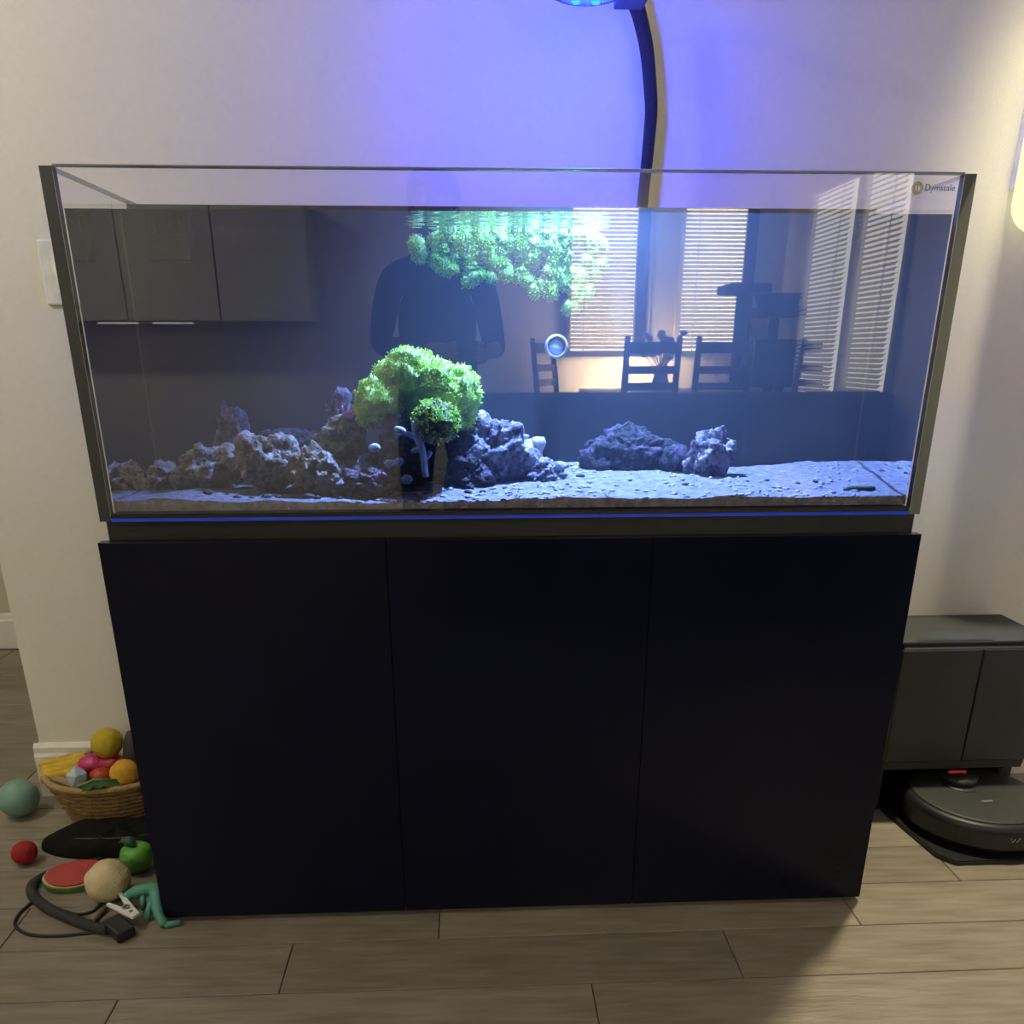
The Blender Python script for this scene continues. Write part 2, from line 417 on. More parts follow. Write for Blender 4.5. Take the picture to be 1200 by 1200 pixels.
R('live_rock', 'rounded brown rock in front, left of the green coral', -.377, .105, .932, .046, .042, .046, 3, 'brown')
R('live_rock', 'dark olive rock between the brown rock and the green coral', -.331, .185, .980, .048, .045, .042, 4, 'brown', extra=((.0, -.01, .03, .022),))
R('live_rock', 'low rock with a violet crust lying on the sand under the green coral', -.277, .080, .914, .046, .034, .028, 5, 'purple')
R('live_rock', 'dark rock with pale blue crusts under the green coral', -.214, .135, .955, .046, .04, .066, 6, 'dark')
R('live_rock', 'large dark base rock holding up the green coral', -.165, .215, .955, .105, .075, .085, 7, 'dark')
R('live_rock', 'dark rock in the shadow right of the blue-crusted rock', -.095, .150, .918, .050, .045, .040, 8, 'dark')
R('live_rock', 'lavender sloping rock leaning down right of the green coral', -.035, .205, .958, .070, .055, .062, 9, 'pale', rot=.3, extra=((-.035, 0, .05, .030), (.05, 0, -.02, .04)))
R('live_rock', 'small lavender rock at the foot of the sloping rock', .060, .195, .920, .040, .040, .026, 10, 'pale')
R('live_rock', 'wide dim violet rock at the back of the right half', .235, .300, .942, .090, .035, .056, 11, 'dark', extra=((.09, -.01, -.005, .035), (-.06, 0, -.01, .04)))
R('live_rock', 'pitted pale violet rock standing alone on the right sand', .398, .245, .950, .044, .040, .050, 12, 'pale', extra=((-.03, .01, -.02, .025),))
R('live_rock', 'dim pillar-shaped rock rising behind the left pile', -.560, .300, .965, .032, .03, .075, 13, 'purple', extra=((.012, 0, .055, .022),))
R('live_rock', 'slim violet-tipped rock rising left behind the green coral', -.345, .300, .985, .032, .03, .085, 14, 'purple', extra=((.01, 0, .075, .018), (.03, -.03, .03, .02)))
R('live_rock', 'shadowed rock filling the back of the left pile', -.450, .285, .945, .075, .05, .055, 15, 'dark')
R('live_rock', 'low grey mound against the left end of the aquarium', -.690, .26, .908, .034, .06, .030, 16, 'grey')

M_gfl = pm('green_coral_flesh', (.62, .90, .22), .75, (.50, .56, .28), 30, .3, 90)
def tissue(name, c1, c2):
    m, t, o = nt(name); N = t.nodes.new; L = t.links.new
    tc = N('ShaderNodeTexCoord'); n = N('ShaderNodeTexNoise'); n.inputs['Scale'].default_value = 45; L(tc.outputs['Object'], n.inputs['Vector'])
    r = N('ShaderNodeValToRGB'); L(n.outputs[0], r.inputs[0]); r.color_ramp.elements[0].position = .38; r.color_ramp.elements[1].position = .62
    r.color_ramp.elements[0].color = (*c1, 1); r.color_ramp.elements[1].color = (*c2, 1)
    d = N('ShaderNodeBsdfDiffuse'); tl = N('ShaderNodeBsdfTranslucent'); L(r.outputs[0], d.inputs[0]); L(r.outputs[0], tl.inputs[0])
    mx = N('ShaderNodeMixShader'); mx.inputs[0].default_value = .5; L(d.outputs[0], mx.inputs[1]); L(tl.outputs[0], mx.inputs[2]); L(mx.outputs[0], o.inputs[0])
    MATS[name] = m; return m
M_gmat = tissue('star_polyp', (.52, .90, .12), (.32, .70, .10))
M_gpl = tissue('green_coral_polyp', (.85, 1.0, .26), (.62, .95, .22))
M_gdk = pm('brown_coral_flesh', (.12, .11, .08), .8, (.16, .16, .10), 30, .3, 90)
rnd = random.Random(3)
def coral(name, lab, loc, lobes, npol, h, r, flesh, seed, facing=None):
    t = thing(name, lab, 'coral', loc)
    bm = bmesh.new()
    for i, (x, y, z, rx, ry, rz) in enumerate(lobes): lump(bm, (x, y, z), (rx, ry, rz), seed+i, 4, .26, 3.2, .12)
    bm.normal_update(); fs = [f for f in bm.faces if f.normal.z > -.55]
    ws = [f.calc_area() for f in fs]; pts = []
    for f in rnd.choices(fs, ws, k=npol):
        p = f.calc_center_median() + Vector((rnd.uniform(-1, 1), rnd.uniform(-1, 1), rnd.uniform(-1, 1)))*.003
        inside = any(((p.x-x)/rx)**2+((p.y-y)/ry)**2+((p.z-z)/rz)**2 < .55 for x, y, z, rx, ry, rz in lobes)
        if not inside: pts.append((p, f.normal.copy()))
    obj('colony_body', bm, flesh, t, smooth=True)
    b2 = bmesh.new(); polyps(b2, pts, h, r, rnd, .5)
    o = obj('polyps', b2, M_gpl, t, smooth=True); o['kind'] = 'stuff'
    return t
K = .00158
def lobe(u, v, rp, dy=0, fl=.9): return ((u-490)*K, dy, (465-v)*K, rp*K, rp*K*fl, rp*K)
coral('mushroom_leather_coral', 'big bright green bushy coral crowning the rock pile', (-.182, .175, 1.064),
      [lobe(482, 440, 29), lobe(512, 446, 22, -.02), lobe(533, 462, 30, -.01), lobe(455, 442, 16), lobe(446, 470, 28, -.012), lobe(490, 472, 32, .015), lobe(428, 484, 16, -.01), lobe(535, 484, 22)],
      8000, .0048, .0013, M_gfl, 20)
coral('dome_coral', 'small green-rimmed dome coral in front of the big green coral', (-.148, .100, 1.022),
      [(0, 0, 0, .042, .036, .036)], 900, .0045, .0015, M_gdk, 40)
# star polyp mat on the back pane
t = thing('star_polyp_mat', 'green star polyp mat growing on the back glass near the surface', 'coral', (0, .351, 1.352))
poly = [(480, 276), (705, 272), (704, 305), (697, 335), (684, 362), (664, 362), (645, 350), (622, 342), (612, 328), (580, 330), (545, 330), (520, 318), (495, 306)]
PX = [(-.195+(u-480)*.001645, -(v-275)*.0015) for u, v in poly]
def inpoly(x, z):
    c = False; j = len(PX)-1
    for i in range(len(PX)):
        (xi, zi), (xj, zj) = PX[i], PX[j]
        if (zi > z) != (zj > z) and x < (xj-xi)*(z-zi)/(zj-zi)+xi: c = not c
        j = i
    return c
bm = bmesh.new(); n = 0
while n < 150:
    x, z = rnd.uniform(-.2, .18), rnd.uniform(-.135, .003)
    if inpoly(x, z):
        r = rnd.uniform(.010, .019); lump(bm, (x, -.004, z), (r, .016, r), n, 2, .25, 2.5); n += 1
for v in bm.verts: v.co.y = min(v.co.y, -.0012)
bm.normal_update(); fs = [f for f in bm.faces if f.normal.y < -.1]; pts = []
for f in rnd.choices(fs, [f.calc_area() for f in fs], k=8500): pts.append((f.calc_center_median(), (f.normal+Vector((0, -.3, .25))).normalized()))
obj('mat_body', bm, pm('star_polyp_base', (.30, .52, .09), .8, (.20, .32, .09), 40, .3, 90), t, smooth=True)
b2 = bmesh.new(); polyps(b2, pts, .0042, .0012, rnd, .4); o = obj('polyps', b2, M_gmat, t, smooth=True); o['kind'] = 'stuff'

# pale blue branching coral and crusts on the dark rock
M_blue = pm('pale_blue_coral', (.55, .72, .95), .7, (.40, .52, .80), 60, .3, 120)
bm = bmesh.new()
tube(bm, spline([(.020, 0, -.075), (.016, -.004, -.03), (.006, -.002, 0), (.002, 0, .026)], 5), [.006]*5+[.0065]*5+[.006]*5+[.004], 8)
for a, b in (((.010, 0, -.012), (-.020, .002, .004)), ((-.012, 0, 0), (-.034, 0, .012)), ((.018, 0, -.045), (.030, -.004, -.03)), ((.016, 0, -.03), (-.004, -.006, -.028))):
    tube(bm, spline([a, [(p+q)/2+.003 for p, q in zip(a, b)], b], 3), [.0052]*6+[.003], 7)
tag(obj('branching_coral', bm, M_blue, smooth=True, loc=(-.190, .086, 1.000)), 'pale blue branching coral in front of the dark rock', 'coral')
for i, (x, y, z, r, lab) in enumerate(((-.262, .085, .978, .010, 'upper small round pale blue coral left of the branching coral'), (-.236, .080, .950, .009, 'left small pale blue coral low beside the branching coral'),
                             (-.218, .078, .953, .009, 'right small pale blue coral low beside the branching coral'), (-.205, .078, .921, .010, 'lowest small pale blue coral below the branching coral'))):
    bm = bmesh.new(); lump(bm, (0, 0, 0), (r, r, r*.8), 60+i, 3, .35, 3)
    tag(obj('button_coral', bm, M_blue, smooth=True, loc=(x, y, z)), lab, 'coral', 'small pale blue corals')
M_pale = pm('pale_coral', (.6, .62, .5), .8, (.4, .42, .36), 60, .3)
bm = bmesh.new(); lathe(bm, [(0, -.030), (.008, -.030), (.008, -.008), (.014, 0), (.016, .010), (.011, .018), (0, .019)], 14)
for v in bm.verts: v.co *= 1+.15*noise.noise(v.co*120)
tag(obj('frag_coral', bm, M_pale, smooth=True, loc=(.052, .275, .964)), 'small pale coral knob behind the lavender sloping rock', 'coral')
bm = bmesh.new(); lump(bm, (0, 0, 0), (.022, .018, .016), 71, 3, .35, 3.2, .1)
tag(obj('violet_coral', bm, pm('violet_coral', (.42, .22, .62), .8, (.3, .15, .45), 60, .3), smooth=True, loc=(-.303, .17, 1.027)), 'small violet coral on the olive rock left of the green coral', 'coral')

# wavemaker pump on the back pane
pu = thing('circulation_pump', 'small round pump with pale blue face on the back glass', 'pump', (.087, .351, 1.152))
PR = Matrix.Rotation(PI/2, 4, 'X') @ Matrix.Identity(4)
bm = bmesh.new(); lathe(bm, [(0, .0005), (.018, .0005), (.019, .012), (.016, .030), (.012, .034), (0, .034)], 20); bm.transform(PR); obj('motor_body', bm, M_dark, pu, smooth=True)
bm = bmesh.new(); lathe(bm, [(.0125, .030), (.021, .032), (.023, .040), (.021, .047), (.0175, .048), (.0165, .040), (.0125, .030)], 22); bm.transform(PR); obj('shroud', bm, pm('grey_shroud', (.34, .38, .44), .5), pu, smooth=True)
bm = bmesh.new(); lathe(bm, [(0, .033), (.015, .034), (.015, .042), (.010, .046), (0, .047)], 20); bm.transform(PR)
obj('pump_face', bm, M_blue, pu, smooth=True, loc=(-.002, 0, -.002))
# dark weir box near the left end of the surface
bm = bmesh.new(); box(bm, -.672, -.598, .300, .3515, 1.300, 1.385, .003, 2)
wb = tag(obj('surface_skimmer', bm, M_black), 'black skimmer box at the water surface by the left end', 'skimmer box')
for i in range(8): obj('comb_tooth', bx(-.669+i*.009, -.6645+i*.009, .297, .3035, 1.345, 1.387, .0006, 1), M_black, wb)

# pebbles and shells on the sand
M_peb = pm('pebble', (.10, .13, .09), .7, (.05, .06, .05), 60, .3, rand=.5)
peb = [(232, 578, 9), (255, 578, 4), (268, 582, 7), (284, 582, 5), (302, 582, 9), (316, 583, 7), (333, 583, 5), (350, 583, 12), (362, 585, 7), (378, 577, 5), (388, 586, 6), (430, 582, 10), (462, 582, 7),
       (505, 578, 4), (538, 578, 8), (556, 576, 6), (588, 580, 5), (680, 560, 9), (806, 572, 7), (888, 566, 4), (912, 566, 6), (948, 570, 6), (972, 568, 6), (180, 570, 6), (660, 572, 4), (740, 566, 5), (860, 573, 4)]
ORD = 'first second third fourth fifth sixth seventh eighth ninth tenth eleventh twelfth thirteenth fourteenth'.split()
peb.sort(); NP = len(peb)
for i, (u, v, r) in enumerate(peb):
    x = -.740+(u-125)*.001568; y = .035+max(0, 588-v)*.0055*(1 if u > 600 else .8); rr = r*.00085
    bm = bmesh.new(); lump(bm, (0, 0, 0), (rr*1.2, rr, rr*.75), 80+i, 2, .3, 2)
    o = obj('pebble', bm, M_peb, smooth=True, loc=(x, min(y, .33), sandz(x, min(y, .33))+rr*.3))
    tag(o, 'dark pebble on the aquarium sand, %s' % ('leftmost of all' if i == 0 else 'rightmost of all' if i == NP-1 else ORD[i]+' from the left' if i < 14 else ORD[NP-1-i]+' from the right'), 'pebble', 'dark pebbles on the aquarium sand')
bm = bmesh.new(); tube(bm, spline([(-.030, 0, 0), (-.012, .002, .001), (.012, .001, .001), (.032, .003, 0)], 4), [.003]+[.0052]*11+[.003], 9)
tag(obj('sea_cucumber', bm, M_peb, smooth=True, loc=(.655, .075, sandz(.655, .075)+.004)), 'dark slug-shaped stick lying on the sand near the right end', 'sea cucumber')
M_rub = pm('coral_rubble', (.45, .42, .43), .9, (.32, .30, .31), 80, .4)
bm = bmesh.new(); rr2 = random.Random(5)
for i in range(420):
    x = rr2.uniform(-.3, .70); y = .022+.3*rr2.random()**1.6; r = rr2.uniform(.0022, .0062)
    lump(bm, (x, y, sandz(x, y)+r*.1), (r*rr2.uniform(.8, 1.6), r, r*.7), i, 2, .35, 2)
tag(obj('coral_rubble', bm, M_rub, smooth=True), 'scattered pale coral rubble on the right and middle sand', 'rubble', kind='stuff')

# ------------------------------------------------------------------ aquarium light
al = thing('aquarium_light', 'blue LED aquarium lamp hanging over the tank with black cable', 'aquarium light', (.135, .26, 1.730))
bm = bmesh.new(); lathe(bm, [(.066, .0), (.074, .004), (.078, .018), (.076, .055), (.060, .070), (0, .072)], 36)
obj('housing', bm, M_black, al, smooth=True)
M_lens = pm('blue_lens', (.01, .05, .85), .12, (.02, .08, .7), 30)
bm = bmesh.new(); lathe(bm, [(0, -.004), (.050, -.004), (.064, .001), (.064, .006), (0, .006)], 36); ln = obj('lens', bm, M_lens, al, smooth=True)
M_led = emat('led_chip', (.02, .14, 1.0), 5)
for i in range(7):
    a = 2*PI*i/6; r = 0 if i == 6 else .036
    bm = bmesh.new(); lathe(bm, [(0, -.0075), (.006, -.0068), (.0085, -.0042), (0, -.0041)], 14, c=(r*math.cos(a), r*math.sin(a), 0)); obj('led_chip', bm, M_led, ln, smooth=True)
bm = bmesh.new(); box(bm, .06, .115, -.012, .10, .006, .018, .003); obj('mount_arm', bm, M_black, al)
bm = bmesh.new()
cable = [(.060, .10, .075), (.080, .17, .082), (.105, .25, .084), (.133, .286, .072), (.148, .29, .039), (.161, .29, -.005), (.171, .29, -.065), (.176, .29, -.111), (.174, .29, -.173), (.171, .29, -.221), (.167, .29, -.283), (.165, .29, -.42), (.164, .29, -.62)]
cp = spline(cable, 6); tube(bm, cp, [.017 - .006*i/len(cp) for i in range(len(cp))], 12)
obj('power_cable', bm, pm('braided_cable', (.010, .010, .012), .8, (.02, .02, .024), 220, .5, 500), al, smooth=True)
ld = bpy.data.lights.new('aquarium_led', 'POINT'); ld.shadow_soft_size = .03; ld.energy = LED_W; ld.color = LED_COL
lo = bpy.data.objects.new('aquarium_led', ld); COL.objects.link(lo); lo.parent = al; lo.location = (0, 0, -.045)
lb = bpy.data.lights.new('aquarium_beam', 'SPOT'); lb.energy = BEAM_W; lb.color = BEAM_COL; lb.spot_size = math.radians(128); lb.spot_blend = .8; lb.shadow_soft_size = .04
lbo = bpy.data.objects.new('aquarium_beam', lb); COL.objects.link(lbo); lbo.parent = al; lbo.location = (0, 0, -.014); lbo.rotation_euler = (math.radians(-20), math.radians(-6), 0)

# ------------------------------------------------------------------ wall switch and wall lamp
sw = thing('light_switch', 'white rocker light switch plate on the wall left of the aquarium', 'light switch', (-.985, YB, 1.308))
obj('plate', bx(-.048, .048, -.007, 0, -.066, .066, .003, 2), M_white, sw)
obj('rocker', bx(-.017, .017, -.0105, -.004, -.034, .034, .0015, 2), pm('rocker_white', (.78, .80, .70), .35), sw)
for z in (-.049, .049):
    bm = bmesh.new(); lathe(bm, [(0, 0), (.0035, 0), (.0028, .0012), (0, .0014)], 10); bm.transform(Matrix.Translation((0, -.007, z)) @ Matrix.Rotation(PI/2, 4, 'X')); obj('screw', bm, M_white, sw)
sc = thing('wall_lamp', 'glowing warm white capsule lamp on the wall at the right edge', 'lamp', (1.200, .52, 1.445))
bm = bmesh.new(); prof = [(0, -.060)] + [(.072*math.sin(a), -.060+.072*(1-math.cos(a))*.9) for a in [PI/2*k/6 for k in range(1, 7)]] + [(.072, .33), (.05, .36), (0, .362)]
lathe(bm, prof, 28); obj('shade', bm, emat('lamp_shade_glow', (1.0, .95, .50), SCONCE_EMIT), sc, smooth=True)
obj('wall_plate', bx(-.05, .05, .058, .08, .04, .26, .004), M_white, sc)
sl = bpy.data.lights.new('wall_lamp_light', 'POINT'); sl.energy = SCONCE_W; sl.color = SCONCE_COL; sl.shadow_soft_size = .06
so = bpy.data.objects.new('wall_lamp_light', sl); COL.objects.link(so); so.parent = sc; so.location = (-.03, -.14, .08)

# ------------------------------------------------------------------ robot vacuum and its dock
dk = thing('robot_vacuum_dock', 'black self-emptying robot vacuum dock standing against the wall', 'vacuum dock', (1.14, .35, 0))
prof = [(.235, .0), (.235, .470), (.215, .480), (.012, .480), (0, .468), (.006, .14), (.04, .13), (.20, .125), (.20, .0)]
bm = bmesh.new(); a = [bm.verts.new((-.19, y, z)) for y, z in prof]; b = [bm.verts.new((.19, y, z)) for y, z in prof]
bm.faces.new(a); bm.faces.new(b[::-1])
for i in range(len(a)): j = (i+1) % len(a); bm.faces.new((a[i], b[i], b[j], a[j]))
bmesh.ops.bevel(bm, geom=[e for e in bm.edges if e.calc_length() < .36], offset=.008, segments=2, affect='EDGES')
body = obj('housing', bm, M_dark, dk)
obj('lid', bx(-.188, .188, .004, .225, .478, .486, .003, 2), M_dark2, dk)
obj('lid_grip', bx(-.15, .04, .006, .016, .4845, .4872, .001, 1), M_black, dk)
obj('lid_slot', bx(-.12, .0, .205, .213, .4845, .4872, .001, 1), M_black, dk)
obj('front_panel', bx(-.186, .014, -.003, .010, .165, .466, .002, 1), M_mirror, dk)
obj('front_panel', bx(.017, .186, -.003, .010, .165, .466, .002, 1), M_mirror, dk)
obj('side_cheek', bx(-.19, -.155, .045, .235, 0, .13, .004, 1), M_dark, dk); obj('side_cheek', bx(.155, .19, .045, .235, 0, .13, .004, 1), M_dark, dk)
bm = bmesh.new(); prism(bm, [(-.15, .2), (-.148, .02), (-.12, -.19), (-.09, -.225), (.15, -.225), (.19, -.18), (.19, .2)], 0, .012, .003); obj('base_ramp', bm, M_black, dk)
rv = thing('robot_vacuum', 'round black robot vacuum parked in its dock', 'robot vacuum', (1.185, .305, .014))
bm = bmesh.new(); lathe(bm, [(0, .0), (.150, .0), (.168, .012), (.174, .03), (.174, .066), (.170, .076), (.162, .080), (0, .081)], 56); obj('body', bm, M_black, rv, smooth=True)
bm = bmesh.new(); lathe(bm, [(0, .079), (.158, .0795), (.157, .0835), (.150, .0845), (0, .0845)], 56); obj('top_cover', bm, M_dark2, rv, smooth=True)
tw = None
bm = bmesh.new(); lathe(bm, [(.046, .084), (.046, .099), (.043, .103), (0, .104)], 32, c=(-.015, .065, 0)); tw = obj('laser_turret', bm, M_dark, rv, smooth=True)
bm = bmesh.new(); lathe(bm, [(.0462, .088), (.0475, .088), (.0475, .096), (.0462, .096)], 32, c=(-.015, .065, 0)); obj('turret_window', bm, M_black, tw)
bm = bmesh.new(); pts = [(.052*math.cos(a)-.012, .052*math.sin(a)+.052, .0848) for a in [PI*(.95+.6*k/10) for k in range(11)]]; tube(bm, pts, .0028, 6); obj('turret_groove', bm, M_black, rv)
bm = bmesh.new(); pts = [(.1752*math.cos(a), .1752*math.sin(a), .045) for a in [PI*(1.05+.9*k/20) for k in range(21)]]
for (x0, y0, z), (x1, y1, _) in zip(pts, pts[1:]):
    q = [bm.verts.new(p) for p in ((x0, y0, .022), (x1, y1, .022), (x1, y1, .062), (x0, y0, .062))]; bm.faces.new(q)
obj('bumper', bm, M_dark, rv, smooth=True)
obj('status_light', bx(-.066, -.019, .028, .034, .122, .129, .0015, 1), M_red, rv)
obj('brand_strip', bx(-.015, .012, -.052, -.046, .0843, .0852), M_grey, rv)
bm = bmesh.new(); tube(bm, [(-.012, -.1765, .056), (-.006, -.1768, .044), (0, -.177, .052), (.006, -.1768, .044), (.012, -.1765, .056)], .0011, 5); obj('front_emblem', bm, M_grey, rv)

# ------------------------------------------------------------------ toys on the floor
M_wick = pm('wicker', (.33, .19, .07), .8, (.20, .11, .04), 60, .6, 150)
bk = thing('toy_basket', 'tan woven basket heaped with play food beside the cabinet', 'basket', (-1.040, .478, 0))
bm = bmesh.new(); lathe(bm, [(0, 0), (.105, 0), (.128, .06), (.152, .115), (.157, .121), (.148, .119), (.122, .06), (.10, .008), (0, .008)], 40, sx=.97, sy=.66); obj('bowl', bm, M_wick, bk, smooth=True)
for i in range(9):
    z = .010+i*.0125; r = .107+(.152-.105)*z/.115
    bm = bmesh.new(); pts = [(0.97*(r+.0022*math.sin(k*PI/2+i*PI/2))*math.cos(2*PI*k/72), .66*(r+.0022*math.sin(k*PI/2+i*PI/2))*math.sin(2*PI*k/72), z) for k in range(73)]
    tube(bm, pts, .0062, 6, cap=False); obj('weave_band', bm, M_wick, bk, smooth=True)
bm = bmesh.new(); pts = [(.97*.155*math.cos(2*PI*k/48), .66*.155*math.sin(2*PI*k/48), .121) for k in range(49)]; tube(bm, pts, .009, 8, cap=False); obj('rim', bm, pm('wicker_rim', (.42, .27, .11), .7, (.30, .18, .07), 90, .4), bk, smooth=True)
PF = 'play food in the basket'
def toyball(name, lab, loc, r, mat, cat='toy ball', group=None, amp=0, sq=(1, 1, 1), seed=0, sub=4, freq=2):
    bm = bmesh.new(); lump(bm, (0, 0, 0), (r*sq[0], r*sq[1], r*sq[2]), seed, sub, amp, freq)
    return tag(obj(name, bm, mat, smooth=True, loc=loc), lab, cat, group)
M_yel = pm('yellow_felt', (.55, .40, .02), .85, (.48, .35, .02), 80, .4, 300)
toyball('toy_ball', 'yellow fuzzy ball on top of the heaped basket', (-1.047, .515, .190), .040, M_yel, amp=.04, group=PF)
M_ban = pm('banana_yellow', (.70, .46, .03), .6, (.50, .30, .02), 30)
bn = thing('toy_bananas', 'bunch of yellow toy bananas at the left of the basket', 'toy fruit', (-1.160, .515, .128), .55, PF)
for i in range(4):
    bm = bmesh.new(); dy = -.022+.015*i; pts = spline([(-.062, dy*1.2, .004), (-.03, dy*1.5, -.010+.003*i), (.012, dy*1.2, -.008+.004*i), (.055, dy*.5, .016)], 4); tube(bm, pts, [.005]+[.010, .0125, .0138]+[.0142]*5+[.013, .010, .006, .0045], 9); obj('banana', bm, M_ban, bn, smooth=True)
bm = bmesh.new(); tube(bm, [(.048, 0, .014), (.068, .002, .024)], [.010, .006], 8); obj('stem', bm, pm('banana_stem', (.25, .15, .04), .8), bn, smooth=True)
M_pink = pm('pink_plastic', (.50, .03, .16), .4, (.42, .02, .10), 30)
toyball('toy_berry', 'magenta toy fruit under the yellow ball', (-1.090, .510, .133), .030, M_pink, 'toy fruit', PF, .05, (1.25, 1, .85), 3)
toyball('toy_beet', 'dark pink toy fruit right of the magenta one', (-1.038, .500, .137), .030, pm('crimson_plastic', (.36, .015, .05), .45), 'toy fruit', PF, .05, (1.1, 1, .8), 5)
toyball('toy_tomato', 'orange-red toy fruit in the middle of the basket', (-1.052, .458, .120), .027, pm('orange_red', (.42, .05, .015), .5), 'toy fruit', PF, .04, (1.1, 1, .9), 6)
M_cry = pm('pale_blue_plastic', (.46, .52, .58), .35, (.40, .46, .53), 30)
bm = bmesh.new(); bmesh.ops.create_icosphere(bm, subdivisions=1, radius=.034); bmesh.ops.scale(bm, vec=(.85, .8, 1.1), verts=bm.verts[:]); tag(obj('toy_block', bm, M_cry, loc=(-1.098, .430, .130)), 'pale grey-blue faceted toy block at the front of the basket', 'toy block', PF)
lf = thing('toy_lettuce', 'dark green leaf-shaped toy leaning on the front rim', 'toy vegetable', (-1.028, .390, .128), .25, PF)
bm = bmesh.new(); g = []
for j in range(9):
    t_ = j/8; wdt = .026*math.sin(PI*min(1, t_*.94+.05))**.7
    g.append([bm.verts.new((-.045+.095*t_, s*wdt, .014*math.sin(PI*t_)+.006*math.cos(s*3)+(.004*math.sin(t_*22)*abs(s)))) for s in (-1, -.5, 0, .5, 1)])
for r0, r1 in zip(g, g[1:]):
    for k in range(4): bm.faces.new((r0[k], r0[k+1], r1[k+1], r1[k]))
bmesh.ops.solidify(bm, geom=bm.faces[:], thickness=.008); obj('leaf', bm, pm('leaf_green', (.05, .13, .025), .6, (.08, .19, .04), 40), lf, smooth=True)
bm = bmesh.new(); tube(bm, [(-.05, 0, .006), (-.01, 0, .020), (.045, 0, .012)], [.004, .003, .002], 6); obj('midrib', bm, pm('leaf_rib', (.16, .25, .09), .6), lf, smooth=True)
toyball('toy_orange', 'orange-yellow fuzzy toy ball at the right of the basket', (-.980, .435, .140), .036, pm('orange_felt', (.68, .36, .03), .85, (.58, .30, .02), 80, .4, 300), 'toy ball', PF, .05, seed=8)
bm = bmesh.new(); pts = spline([(-.035, 0, .012), (-.01, .01, .0), (.02, .006, -.004), (.045, -.008, -.012)], 4); tube(bm, pts, [.006]+[.013]*11+[.006], 9)
tag(obj('toy_bread', bm, pm('tan_felt', (.36, .25, .11), .8), smooth=True, loc=(-1.165, .450, .112)), 'tan finger-shaped toy at the left front of the basket', 'toy food', PF)
bm = bmesh.new(); lathe(bm, [(0, 0), (.028, .002), (.034, .05), (.026, .10), (.014, .125), (0, .13)], 20); tag(obj('toy_eggplant', bm, pm('dark_plum', (.045, .025, .03), .6), smooth=True, loc=(-.973, .505, .100)), 'dark brown upright toy between basket and cabinet', 'toy', PF)
# loose toys
toyball('toy_ball', 'pale teal ball at the left edge beside the wall corner', (-1.286, .485, .050), .050, pm('teal_plastic', (.19, .33, .26), .5, (.17, .30, .24), 40))
toyball('toy_ball', 'small red ball on the floor left of the black pouch', (-1.165, .249, .0286), .0286, pm('red_felt', (.36, .008, .012), .75, (.28, .006, .010), 60, .3), amp=.03)
toyball('toy_potato', 'large cream ball between watermelon slice and green apple', (-.907, .094, .047), .048, pm('cream_plush', (.66, .54, .33), .85, (.60, .48, .28), 25, .4, 200), 'toy ball', None, .06, (1, 1, .97), 12)
ap = thing('toy_apple', 'bright green toy apple with a dark leaf against the cabinet', 'toy fruit', (-.885, .204, 0))
bm = bmesh.new(); lathe(bm, [(0, .004), (.010, .001), (.024, .006), (.035, .024), (.0375, .040), (.033, .058), (.020, .068), (.008, .066), (0, .060)], 28); obj('flesh', bm, pm('apple_green', (.12, .36, .045), .45, (.09, .30, .04), 30), ap, smooth=True)
bm = bmesh.new(); pts = [(0, 0, .062), (-.008, .002, .074), (-.024, .006, .078), (-.040, .008, .070)]; tube(bm, spline(pts, 4), [.003, .004, .006, .008, .010, .011, .011, .010, .008, .006, .004, .002, .001], 6); bmesh.ops.scale(bm, vec=(1, 1.3, 1), verts=bm.verts[:]); obj('leaf', bm, pm('apple_leaf', (.03, .10, .04), .6), ap, smooth=True)
wm = thing('toy_watermelon', 'red toy watermelon slice with green rind on the floor', 'toy fruit', (-1.012, .165, .020), .28)
M_tilt = Matrix.Rotation(math.radians(-34), 4, 'X')
def seg(r, t, z0, z1):
    bm = bmesh.new(); poly = [(r*1.35*math.cos(a), r*math.sin(a)) for a in [PI+PI*k/24 for k in range(25)]]; poly += [(r*1.35*math.cos(a), r*.62*math.sin(a)) for a in [PI*k/24 for k in range(1, 24)]]
    prism(bm, poly, z0, z1, .003); bm.transform(Matrix.Rotation(math.radians(14), 4, 'X')); return bm
obj('rind', seg(.052, 0, -.008, .006), pm('rind_green', (.10, .20, .04), .5, (.05, .12, .03), 30), wm)
obj('white_rind', seg(.0505, 0, -.002, .009), pm('rind_pale', (.42, .34, .20), .6), wm)
obj('flesh', seg(.0465, 0, -.006, .013), pm('melon_red', (.42, .035, .025), .6, (.34, .025, .02), 60), wm)
toyball('toy_piece', 'pink toy piece squeezed against the cabinet above the apple', (-.865, .315, .026), .026, pm('dusty_pink', (.32, .15, .13), .7), 'toy', None, .15, (.9, .8, 1), 15)
